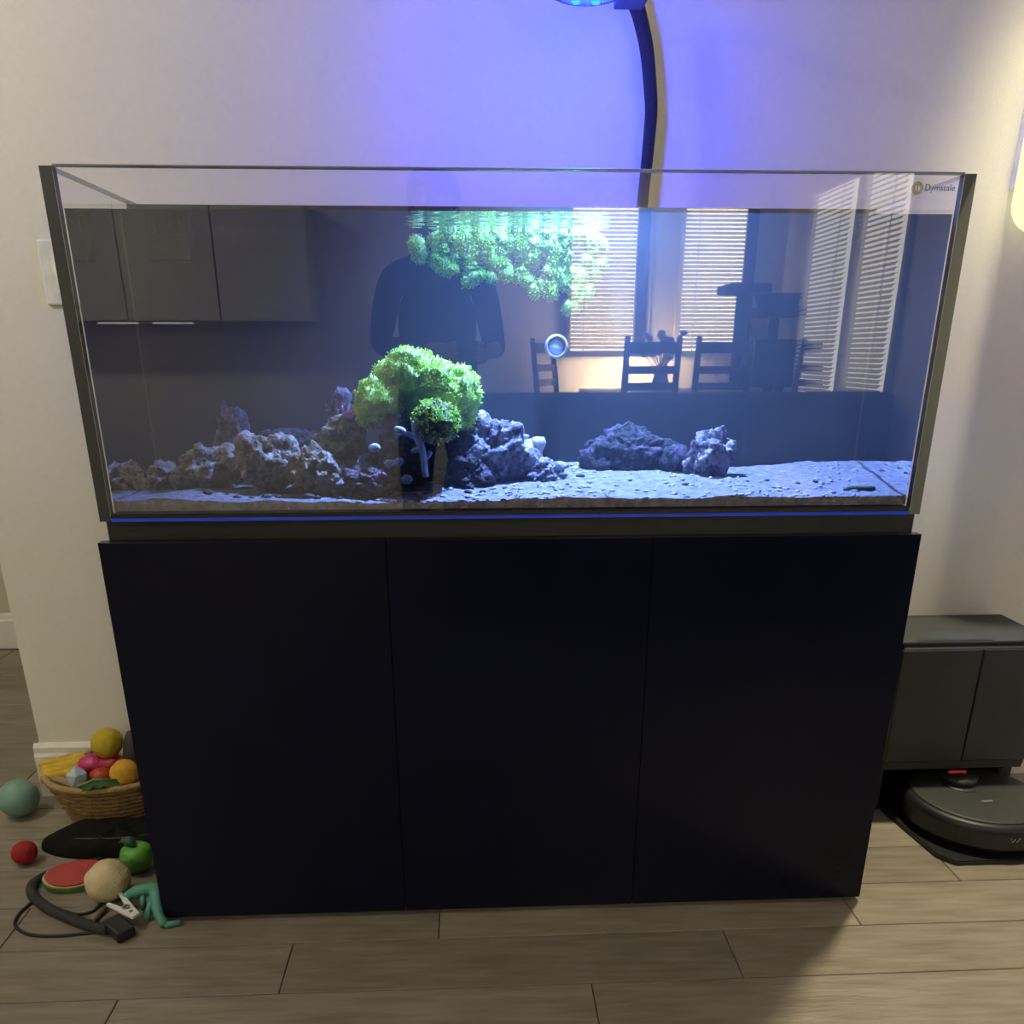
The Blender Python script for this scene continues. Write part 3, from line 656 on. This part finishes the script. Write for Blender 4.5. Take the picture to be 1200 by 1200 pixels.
# black pouch
bm = bmesh.new(); outline = [(-1.165, .330), (-1.150, .300), (-1.09, .268), (-1.01, .255), (-.94, .262), (-.855, .285), (-.815, .34), (-.835, .385), (-.93, .398), (-1.06, .405), (-1.11, .385)]
cx_, cy_ = -.98, .33; ns = 7; rings = []
op = [Vector((p.x, p.y)) for p in [Vector((x, y, 0)) for x, y in outline]]
sm = [Vector((p.x, p.y)) for p in spline([(x, y, 0) for x, y in outline]+[(*outline[0], 0)], 4)][:-1]
for k in range(ns+1):
    t_ = k/ns; s = math.cos(t_*PI/2)**.45 if k < ns else 0
    rings.append([bm.verts.new((cx_+(p.x-cx_)*s, cy_+(p.y-cy_)*s, .004+.040*math.sin(t_*PI/2)*(1+.35*noise.noise(Vector((p.x*14, p.y*14, t_*2)))))) for p in sm])
bot = [bm.verts.new((p.x, p.y, .0)) for p in sm]; rings.insert(0, bot); bm.faces.new(bot[::-1])
for a, b in zip(rings, rings[1:]):
    for k in range(len(a)): bm.faces.new((a[k], a[(k+1) % len(a)], b[(k+1) % len(a)], b[k]))
bmesh.ops.remove_doubles(bm, verts=bm.verts[:], dist=1e-4)
pch = tag(obj('pouch', bm, pm('black_fabric', (.010, .009, .006), .9, (.007, .006, .005), 30, .4, 200, spec=.15), smooth=True), 'flat black fabric pouch on the floor below the basket', 'pouch')
bm = bmesh.new(); tube(bm, spline([(-1.13, .318, .024), (-1.05, .29, .038), (-.96, .285, .040), (-.88, .31, .034)], 6), .0022, 6); obj('zipper', bm, M_black, pch)
# strap with cord loop
st = thing('jump_rope', 'black rope handle with thin cord loop in front of the toys', 'rope', (0, 0, 0))
bm = bmesh.new(); pts = spline([(-.985, .245, .009), (-1.050, .215, .009), (-1.098, .165, .009), (-1.088, .110, .009), (-1.030, .054, .009), (-.960, .010, .009), (-.900, -.022, .010), (-.862, -.037, .012)], 6)
tube(bm, pts, [.005]*4+[.009]*10+[.0115]*(len(pts)-14), 10); obj('padded_strap', bm, pm('strap_black', (.020, .019, .020), .8, (.03, .03, .03), 120, .4), st, smooth=True)
bm = bmesh.new(); box(bm, -.035, .035, -.020, .020, .0, .026, .006, 2, mat=Matrix.Translation((-.842, -.034, 0)) @ Matrix.Rotation(-.75, 4, 'Z')); obj('handle_block', bm, M_black, st)
bm = bmesh.new(); pts = spline([(-1.090, .105, .010), (-1.076, .090, .004), (-1.084, .038, .003), (-1.071, -.002, .003), (-1.027, -.033, .003), (-.963, -.040, .003), (-.905, -.034, .003), (-.87, -.032, .008)], 6); tube(bm, pts, .0034, 7); obj('cord', bm, pm('cord_black', (.018, .013, .014), .7), st, smooth=True)
bm = bmesh.new(); pts = spline([(-.915, .085, .003), (-.922, .060, .003), (-.930, .040, .003), (-.956, .033, .003), (-.985, .040, .006)], 6); tube(bm, pts, .0032, 7); obj('cord', bm, MATS['cord_black'], st, smooth=True)
bm = bmesh.new(); tube(bm, [(-.902, .046, .007), (-.914, .002, .007)], [.006, .009], 8); tag(obj('wooden_peg', bm, pm('khaki', (.20, .18, .10), .7), smooth=True), 'short khaki peg lying between the black strap and the white clip', 'peg')
# white clip
cl = thing('clip', 'white plastic spring clip lying open in front of the toys', 'clip', (-.842, .022, .028), 0)
def arm(p0, p1, w0, w1, z):
    bm = bmesh.new(); d = (Vector(p1)-Vector(p0)).normalized(); n_ = Vector((-d.y, d.x)); P0, P1 = Vector(p0), Vector(p1)
    prism(bm, [tuple(P0+n_*w0), tuple(P0-n_*w0), tuple(P1-n_*w1), tuple(P1+n_*w1)], z, z+.007, .001); return bm
obj('arm', arm((-.030, .042), (.032, -.040), .0035, .0085, 0), M_white, cl); obj('arm', arm((-.042, .002), (.034, -.044), .0035, .0085, .0012), M_white, cl)
bm = bmesh.new(); lathe(bm, [(.005, 0), (.008, 0), (.008, .011), (.005, .011), (.005, 0)], 14, c=(.004, -.016, 0)); obj('spring', bm, M_grey, cl)
bm = bmesh.new(); lathe(bm, [(0, .0), (.004, .0), (.004, .0092), (0, .0092)], 12, c=(.020, -.031, 0)); obj('jaw_hole', bm, M_print, cl)
# teal dinosaur
dn = thing('toy_dinosaur', 'teal plastic toy dinosaur leaning on the cabinet corner', 'toy dinosaur', (0, 0, 0))
M_teal = pm('teal_toy', (.085, .30, .23), .5, (.07, .26, .20), 40)
bm = bmesh.new(); tube(bm, spline([(-.856, .058, .030), (-.838, .062, .036), (-.812, .066, .040), (-.790, .052, .046), (-.779, .026, .045), (-.772, .006, .034), (-.762, -.012, .018), (-.752, -.020, .008)], 4), [.006]+[.011]*3+[.014]*8+[.015]*5+[.012]*5+[.009]*5+[.008]*2, 10); obj('body', bm, M_teal, dn, smooth=True)
for p0, p1, r in (((-.822, .058, .030), (-.818, .040, .004), .006), ((-.790, .030, .036), (-.800, .002, .004), .008), ((-.770, .0, .022), (-.752, -.020, .006), .010), ((-.752, -.020, .007), (-.722, -.012, .007), .007)):
    bm = bmesh.new(); tube(bm, [p0, [(a+b)/2 for a, b in zip(p0, p1)], p1], [r*1.1, r, r*.9], 9); obj('leg', bm, M_teal, dn, smooth=True)
bm = bmesh.new(); ball(bm, (-.853, .056, .028), .013, 2); obj('head', bm, M_teal, dn, smooth=True)
# ------------------------------------------------------------------ the room behind the camera (seen mirrored in the glass)
def lampdisc(name, lab, loc, watts, r=.16):
    t = thing(name, lab, 'ceiling lamp', loc)
    bm = bmesh.new(); lathe(bm, [(r*.98, 0), (r*1.06, -.008), (r*1.06, -.03), (r*.98, -.034)], 36); obj('ring', bm, M_white, t, smooth=True)
    bm = bmesh.new(); lathe(bm, [(0, -.055), (r*.5, -.050), (r*.85, -.036), (r*.98, -.020)], 36); obj('diffuser', bm, emat('ceiling_diffuser', WARM, 6), t, smooth=True)
    l = bpy.data.lights.new(name+'_light', 'AREA'); l.shape = 'DISK'; l.size = r*2; l.energy = watts; l.color = WARM
    o = bpy.data.objects.new(name+'_light', l); COL.objects.link(o); o.parent = t; o.location = (0, 0, -.06)
pl = thing('fill_pendant_lamp', 'added white globe pendant lamp lighting the wall from the left', 'pendant lamp', (-1.95, -.12, ZC))  # out-of-view lamp, added to brighten the left wall
bm = bmesh.new(); lathe(bm, [(0, 0), (.055, 0), (.05, -.025), (0, -.03)], 24); obj('canopy', bm, M_white, pl, smooth=True)
bm = bmesh.new(); tube(bm, [(0, 0, -.02), (0, 0, -.24)], .004, 8); obj('cord', bm, M_black, pl)
bm = bmesh.new(); lathe(bm, [(.03, -.22), (.03, -.25), (.0, -.25)], 20); obj('cap', bm, M_white, pl)
bm = bmesh.new(); lathe(bm, [(0.02, -.245)]+[(.11*math.sin(PI*k/14), -.35+.11*math.cos(PI*k/14)) for k in range(1, 14)]+[(0, -.46)], 28); obj('globe', bm, emat('pendant_glow', WARM, CEIL_W['near']*.27), pl, smooth=True)
lampdisc('fill_ceiling_lamp', 'added round ceiling lamp giving fill over the dining corner', (.9, -3.9, ZC), CEIL_W['dining'])  # unseen lamp, added for warm room fill

lampdisc('fill_ceiling_lamp', 'added round ceiling lamp brightening the kitchen at the far left', (-2.3, -3.4, ZC), CEIL_W['kitchen'])  # unseen lamp, added to brighten the kitchen's reflection in the tank
gl = thing('globe_lamp', 'added low globe lamp warming the wall under the windows', 'lamp', (1.05, -4.80, 0))
bm = bmesh.new(); lathe(bm, [(0, 0), (.11, 0), (.11, .015), (.02, .03), (.015, .58), (0, .58)], 24); obj('stand', bm, M_black, gl, smooth=True)
bm = bmesh.new(); lathe(bm, [(.015, .575)]+[(.09*math.sin(PI*k/12), .66-.09*math.cos(PI*k/12)) for k in range(1, 12)]+[(0, .75)], 24); obj('globe', bm, emat('globe_glow', (1, .75, .42), 3), gl, smooth=True)
l = bpy.data.lights.new('globe_lamp_light', 'SPOT'); l.energy = GLOBE_W; l.color = (1, .72, .40); l.shadow_soft_size = .06; l.spot_size = math.radians(150); l.spot_blend = .5
o = bpy.data.objects.new('globe_lamp_light', l); COL.objects.link(o); o.parent = gl; o.location = (0, .06, .80); o.rotation_euler = Vector((0, -1, .55)).to_track_quat('-Z', 'Y').to_euler()
t = thing('ceiling_spot', 'added recessed ceiling spot lighting the floor right of the aquarium', 'ceiling lamp', (1.10, .43, ZC))
bm = bmesh.new(); lathe(bm, [(.045, -.001), (.062, -.001), (.062, -.006), (.045, -.004), (.045, -.001)], 28); obj('ring', bm, M_white, t, smooth=True)
bm = bmesh.new(); lathe(bm, [(0, -.003), (.045, -.003), (.045, -.001), (0, -.001)], 24); obj('diffuser', bm, emat('spot_glow', (1, .9, .65), 4), t, smooth=True)
l = bpy.data.lights.new('ceiling_spot_light', 'SPOT'); l.energy = DOWN_W; l.color = (1, .90, .62); l.spot_size = math.radians(58); l.spot_blend = .55; l.shadow_soft_size = .05
o = bpy.data.objects.new('ceiling_spot_light', l); COL.objects.link(o); o.parent = t; o.location = (0, 0, -.02); o.rotation_euler = Vector((.35, -.63, -2.6)).to_track_quat('-Z', 'Y').to_euler()

M_wood = pm('dark_stained_wood', (.030, .020, .014), .45, (.045, .03, .02), 14, .1, stretch=(1, 8, 1))
M_frame = pm('window_frame_white', (.80, .78, .72), .5)
def window(name, M, wdt, z0, z1, lab, glow=None, dark_strip=False):
    t = bpy.data.objects.new(name, None); COL.objects.link(t); t.matrix_world = M; struct(t, lab, 'window')
    f = .035
    for a in ((0, f, z0, z1), (wdt-f, wdt, z0, z1), (f, wdt-f, z0, z0+f), (f, wdt-f, z1-f, z1)):
        obj('frame', bx(a[0], a[1], 0, .03, a[2], a[3], .003, 1), M_frame, t)
    obj('pane', bx(f, wdt-f, .002, .006, z0+f, z1-f), glow or M_glow, t)
    if dark_strip: obj('side_strip', bx(wdt*.80, wdt-f, .031, .06, z0+f, z1-.052), M_wood, t)  # dark strip over one side of the pane
    obj('sill', bx(-.03, wdt+.03, 0, .07, z0-.03, z0-.001, .003, 1), M_frame, t)
    obj('headrail', bx(.02, wdt-.02, .032, .075, z1-.05, z1, .003, 1), M_frame, t)
    bm = bmesh.new(); q = [[bm.verts.new((x, yy, .004*(1-(yy/.0155)**2))) for yy in (-.0155, -.008, 0, .008, .0155)] for x in (.025, wdt*.79 if dark_strip else wdt-.025)]
    for k in range(4): bm.faces.new((q[0][k], q[1][k], q[1][k+1], q[0][k+1]))
    bmesh.ops.rotate(bm, cent=(0, 0, 0), matrix=Matrix.Rotation(math.radians(-38), 3, 'X'), verts=bm.verts[:])
    s = None; n_ = int((z1-z0-.08)/.026)
    for i in range(n_):
        if s is None: s = obj('slat', bm, M_slat, t); o = s
        else: o = s.copy(); COL.objects.link(o)
        o.location = (0, .052, z1-.068-i*.026)
    for x in (.12, wdt-.12):
        obj('ladder_cord', bx(x-.002, x+.002, .074, .077, z0+.02, z1-.05), M_frame, t)
Mf = Matrix.Translation((0, YF, 0))
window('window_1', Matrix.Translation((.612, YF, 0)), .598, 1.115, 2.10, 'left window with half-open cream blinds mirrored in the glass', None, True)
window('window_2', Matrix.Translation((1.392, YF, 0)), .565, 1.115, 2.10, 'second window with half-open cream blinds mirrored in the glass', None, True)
MR = lambda y: Matrix.Translation((XR, y, 0)) @ Matrix.Rotation(PI/2, 4, 'Z')
window('window_3', MR(-4.50), .72, .86, 2.1, 'tall side window with blinds nearest the room corner', M_glow_dim)
window('window_4', MR(-3.72), .60, .90, 2.1, 'tall side window with blinds nearer the aquarium', M_glow_dim)

# counter-height table
tb = thing('dining_table', 'dark wooden counter-height dining table by the windows', 'table', (1.17, -4.25, 0))
bm = bmesh.new(); prism(bm, [(-.50, -.36), (.50, -.36), (.50, .36), (-.50, .36)], .87, .91, .006); obj('tabletop', bm, M_wood, tb)
for x in (-.44, .44):
    for y in (-.30, .30): obj('leg', bx(x-.035, x+.035, y-.035, y+.035, 0, .87, .004, 1), M_wood, tb)
for y in (-.31, .31): obj('apron', bx(-.40, .40, y-.01, y+.01, .78, .868), M_wood, tb)
def chair(lab, loc, rz):
    t = thing('dining_chair', lab, 'chair', loc, rz, 'ladder-back chairs at the dining table')
    for x in (-.15, .15):
        bm = bmesh.new(); tube(bm, [(x, -.17, 0), (x, -.17, .62), (x, -.19, .9), (x, -.23, 1.225)], [.019, .021, .020, .016], 8); obj('back_post', bm, M_wood, t, smooth=True)
        bm = bmesh.new(); tube(bm, [(x, .17, 0), (x, .17, .61)], [.017, .021], 8); obj('leg', bm, M_wood, t, smooth=True)
        obj('stretcher', bx(x-.010, x+.010, -.16, .16, .22, .25), M_wood, t)
    obj('footrest', bx(-.14, .14, .16, .18, .20, .23, .003, 1), M_wood, t)
    obj('seat', bx(-.19, .19, -.185, .20, .615, .655, .012, 2), M_wood, t)
    for z, h in ((1.165, .06), (1.045, .042), (.955, .042), (.865, .042)):
        y = -.185-(z-.86)*.11; obj('slat', bx(-.145, .145, y-.010, y+.010, z-h/2, z+h/2, .004, 1), M_wood, t)
    return t
chair('dark ladder-back chair at the left end of the table, turned sideways', (.60, -4.30, 0), -1.05)
chair('dark ladder-back chair with its back to us on the left', (.955, -3.83, 0), PI-.05)
chair('dark ladder-back chair with its back to us on the right', (1.390, -3.83, 0), PI+.05)
chair('dark ladder-back chair at the right end of the table', (1.93, -4.10, 0), 1.25)
vs = thing('flower_vase', 'vase of blue flowers standing on the dining table', 'vase', (1.15, -4.22, .91))
bm = bmesh.new(); lathe(bm, [(0, 0), (.045, 0), (.055, .05), (.035, .12), (.040, .14), (.034, .138), (.028, .12), (0, .02)], 20); obj('vase', bm, pm('blue_glass', (.05, .07, .2), .2), vs, smooth=True)
M_flower = pm('blue_petal', (.16, .22, .75), .6, (.30, .34, .85), 30); M_leafd = pm('dark_leaf', (.02, .035, .02), .6)
for i in range(22):
    a = i*2.4; r = .03+.13*((i % 7)/7); z = .20+.16*((i*5 % 11)/11)
    bm = bmesh.new(); tube(bm, [(0, 0, .12), (r*.5*math.cos(a), r*.5*math.sin(a), z*.7), (r*math.cos(a), r*math.sin(a), z)], .0025, 5); obj('stem', bm, M_leafd, vs)
    bm = bmesh.new(); lump(bm, (r*math.cos(a), r*math.sin(a), z), (.024, .024, .018), i, 2, .4, 3); obj('bloom', bm, M_flower, vs, smooth=True)
# cat tree
M_plush = pm('dark_plush', (.030, .027, .026), .95, (.02, .018, .018), 60, .5)
ct = thing('cat_tree', 'tall dark cat tree with perches in the corner by the windows', 'cat tree', (1.90, -4.62, 0))
obj('base', bx(-.24, .24, -.24, .24, 0, .05, .01, 2), M_plush, ct)
for x, y, z0, z1 in ((-.15, 0, .05, 1.50), (.12, -.1, .05, 1.40), (.12, .12, .05, 1.0)):
    bm = bmesh.new(); tube(bm, [(x, y, z0), (x, y, z1)], .035, 12); obj('post', bm, M_plush, ct, smooth=True)
obj('condo', bx(-.08, .24, -.2, .2, .92, 1.22, .03, 2), M_plush, ct)
for x0, x1, z in ((-.28, .0, 1.50), (-.05, .25, 1.36), (-.1, .24, .55)):
    obj('platform', bx(x0, x1, -.17, .17, z, z+.06, .02, 2), M_plush, ct)
bm = bmesh.new(); lathe(bm, [(0, 1.42), (.13, 1.42), (.16, 1.50), (.145, 1.50), (.11, 1.44), (0, 1.44)], 24, c=(.10, 0, 0)); obj('bed', bm, M_plush, ct, smooth=True)
# sofa
M_sofa = pm('dark_sofa_fabric', (.022, .022, .026), .9, (.016, .016, .02), 60, .3)
sf = thing('sofa', 'long dark sofa turned towards the aquarium', 'sofa', (.97, -2.75, 0))
obj('base', bx(-1.0, 1.0, -.42, .42, .06, .28, .03, 2), M_sofa, sf)
obj('back', bx(-1.10, 1.15, -.45, -.22, .10, .945, .04, 3), M_sofa, sf)
for s in (-1, 1): obj('armrest', bx(min(s*.98, s*1.18), max(s*.98, s*1.18), -.45, .44, .06, .62, .06, 3), M_sofa, sf)
for i in range(3):
    x0 = -.97+i*.65; obj('seat_cushion', bx(x0, x0+.64, -.24, .44, .285, .45, .05, 3), M_sofa, sf)
    obj('back_cushion', bx(x0, x0+.64, -.26, -.04, .44, .95, .08, 3), M_sofa, sf)
for x in (-.95, .95):
    for y in (-.38, .38): obj('foot', bx(x-.03, x+.03, y-.03, y+.03, 0, .065), M_wood, sf)
# kitchen shelf with two lit strips in the dim left half of the room
sh = thing('kitchen_cabinet', 'grey wall cupboard with two small strip lights in the dim kitchen', 'cupboard', (-2.0, YF, 1.33))
M_cream = pm('cupboard_grey', (.60, .58, .53), .6)
obj('body', bx(-.9, .9, .002, .34, 0, .70, .004, 1), M_cream, sh)
for i in range(3): obj('door', bx(-.895+i*.6, -.305+i*.6, .341, .358, .005, .695, .003, 1), M_cream, sh)
for x in (-.42, -.06):
    obj('strip_light', bx(x-.13, x+.13, .20, .23, -.010, -.001), emat('strip_glow', (1, .95, .85), 2.2), sh)
# person taking the picture
M_skin = pm('skin', (.42, .26, .18), .6, (.38, .22, .15), 30); M_shirt = pm('navy_shirt', (.012, .014, .028), .9, (.016, .018, .034), 40, .3); M_trs = pm('dark_trousers', (.014, .014, .017), .9)
def person():
    t = thing('person', 'person in dark clothes holding a phone up, mirrored in the glass', 'person', (-.20, -1.98, 0))
    V, E_, Rr = [], [], []
    def v(p, r, par=None):
        V.append(p); Rr.append(r if isinstance(r, tuple) else (r, r)); i = len(V)-1
        if par is not None: E_.append((par, i))
        return i
    pel = v((0, 0, .96), (.165, .115)); wai = v((0, 0, 1.10), (.145, .10), pel); che = v((0, 0, 1.30), (.175, .115), wai); col = v((0, -.01, 1.43), (.11, .08), che)
    nk = v((0, .005, 1.50), .055, col); hd = v((0, .02, 1.57), .075, nk); hm = v((0, .03, 1.64), (.080, .095), hd); ht = v((0, .02, 1.71), (.068, .075), hm)
    for s in (-1, 1):
        hip = v((s*.095, 0, .90), .090, pel); kn = v((s*.105, .01, .50), .058, hip); an = v((s*.11, -.02, .09), .040, kn); ft = v((s*.12, .06, .045), .038, an); v((s*.13, .15, .035), .030, ft)
        shd = v((s*.17, -.005, 1.40), .062, col); el = v((s*.215, .10, 1.16), .045, shd); wr = v((s*.10+.11, .335, 1.15), .028, el)
        pa = v((s*.070+.11, .375, 1.145), (.026, .018), wr)
        for k in range(4):
            dz = .024-.016*k; f1 = v((s*.056+.11, .392, 1.145+dz), .0088, pa); f2 = v((s*.040+.11, .399, 1.146+dz), .0082, f1); v((s*.026+.11, .3985, 1.147+dz), .0075, f2)
        t1 = v((s*.062+.11, .365, 1.115), .0095, pa); t2 = v((s*.045+.11, .366, 1.108), .0088, t1); v((s*.030+.11, .368, 1.112), .008, t2)
    me = bpy.data.meshes.new('body_cage'); me.from_pydata(V, E_, []); o = bpy.data.objects.new('body_cage', me); COL.objects.link(o)
    md = o.modifiers.new('skin', 'SKIN'); md.use_smooth_shade = True
    sv = me.skin_vertices[0].data
    for i, r in enumerate(Rr): sv[i].radius = r; sv[i].use_root = (i == 0)
    o.modifiers.new('sub', 'SUBSURF').levels = 2; o.modifiers['sub'].render_levels = 2
    dg = bpy.context.evaluated_depsgraph_get(); dg.update(); m2 = bpy.data.meshes.new_from_object(o.evaluated_get(dg)); bpy.data.objects.remove(o)
    m2.name = 'body'; m2.materials.clear()
    for mm in (M_skin, M_shirt, M_trs, M_black): m2.materials.append(mm)
    for p in m2.polygons:
        c = p.center
        p.material_index = 0 if (c.z > 1.49 or c.y > .325) else (1 if c.z > .96 else (2 if c.z > .085 else 3)); p.use_smooth = True
    b = bpy.data.objects.new('body', m2); COL.objects.link(b); b.parent = t
    bm = bmesh.new(); res = bmesh.ops.create_icosphere(bm, subdivisions=3, radius=1)
    for q in res['verts']: q.co = Vector((q.co.x*.098, q.co.y*.112+.004, q.co.z*.115+1.675))
    bmesh.ops.delete(bm, geom=[q for q in bm.verts if q.co.z < 1.60 or (q.co.y > .055 and q.co.z < 1.70)], context='VERTS'); bmesh.ops.solidify(bm, geom=bm.faces[:], thickness=.012)
    obj('hair', bm, pm('dark_hair', (.015, .011, .008), .6), t, smooth=True)
    for s in (-1, 1):
        bm = bmesh.new(); lump(bm, (s*.082, .02, 1.625), (.012, .022, .032), 3, 2, .1); obj('ear', bm, M_skin, t, smooth=True)
        bm = bmesh.new(); ball(bm, (s*.032, .112, 1.645), .012, 2); obj('eye', bm, M_white, t, smooth=True)
    bm = bmesh.new(); tube(bm, [(0, .108, 1.650), (0, .130, 1.615), (0, .112, 1.605)], [.010, .016, .010], 8); obj('nose', bm, M_skin, t, smooth=True)
    bm = bmesh.new(); tube(bm, spline([(-.024, .098, 1.578), (0, .108, 1.576), (.024, .098, 1.578)], 4), .006, 6); obj('mouth', bm, pm('lips', (.35, .14, .12), .6), t, smooth=True)
person()
ph = thing('phone', 'dark phone held up by the person taking the picture', 'phone', (CAM.x, CAM.y-.012, CAM.z), 0)
ph.rotation_euler = (-.368, 0, -.0487)
obj('body', bx(-.036, .036, -.0085, 0, -.115, .035, .003, 2), M_black, ph)
obj('screen', bx(-.033, .033, -.0095, -.0083, -.110, .031), M_cabin, ph)
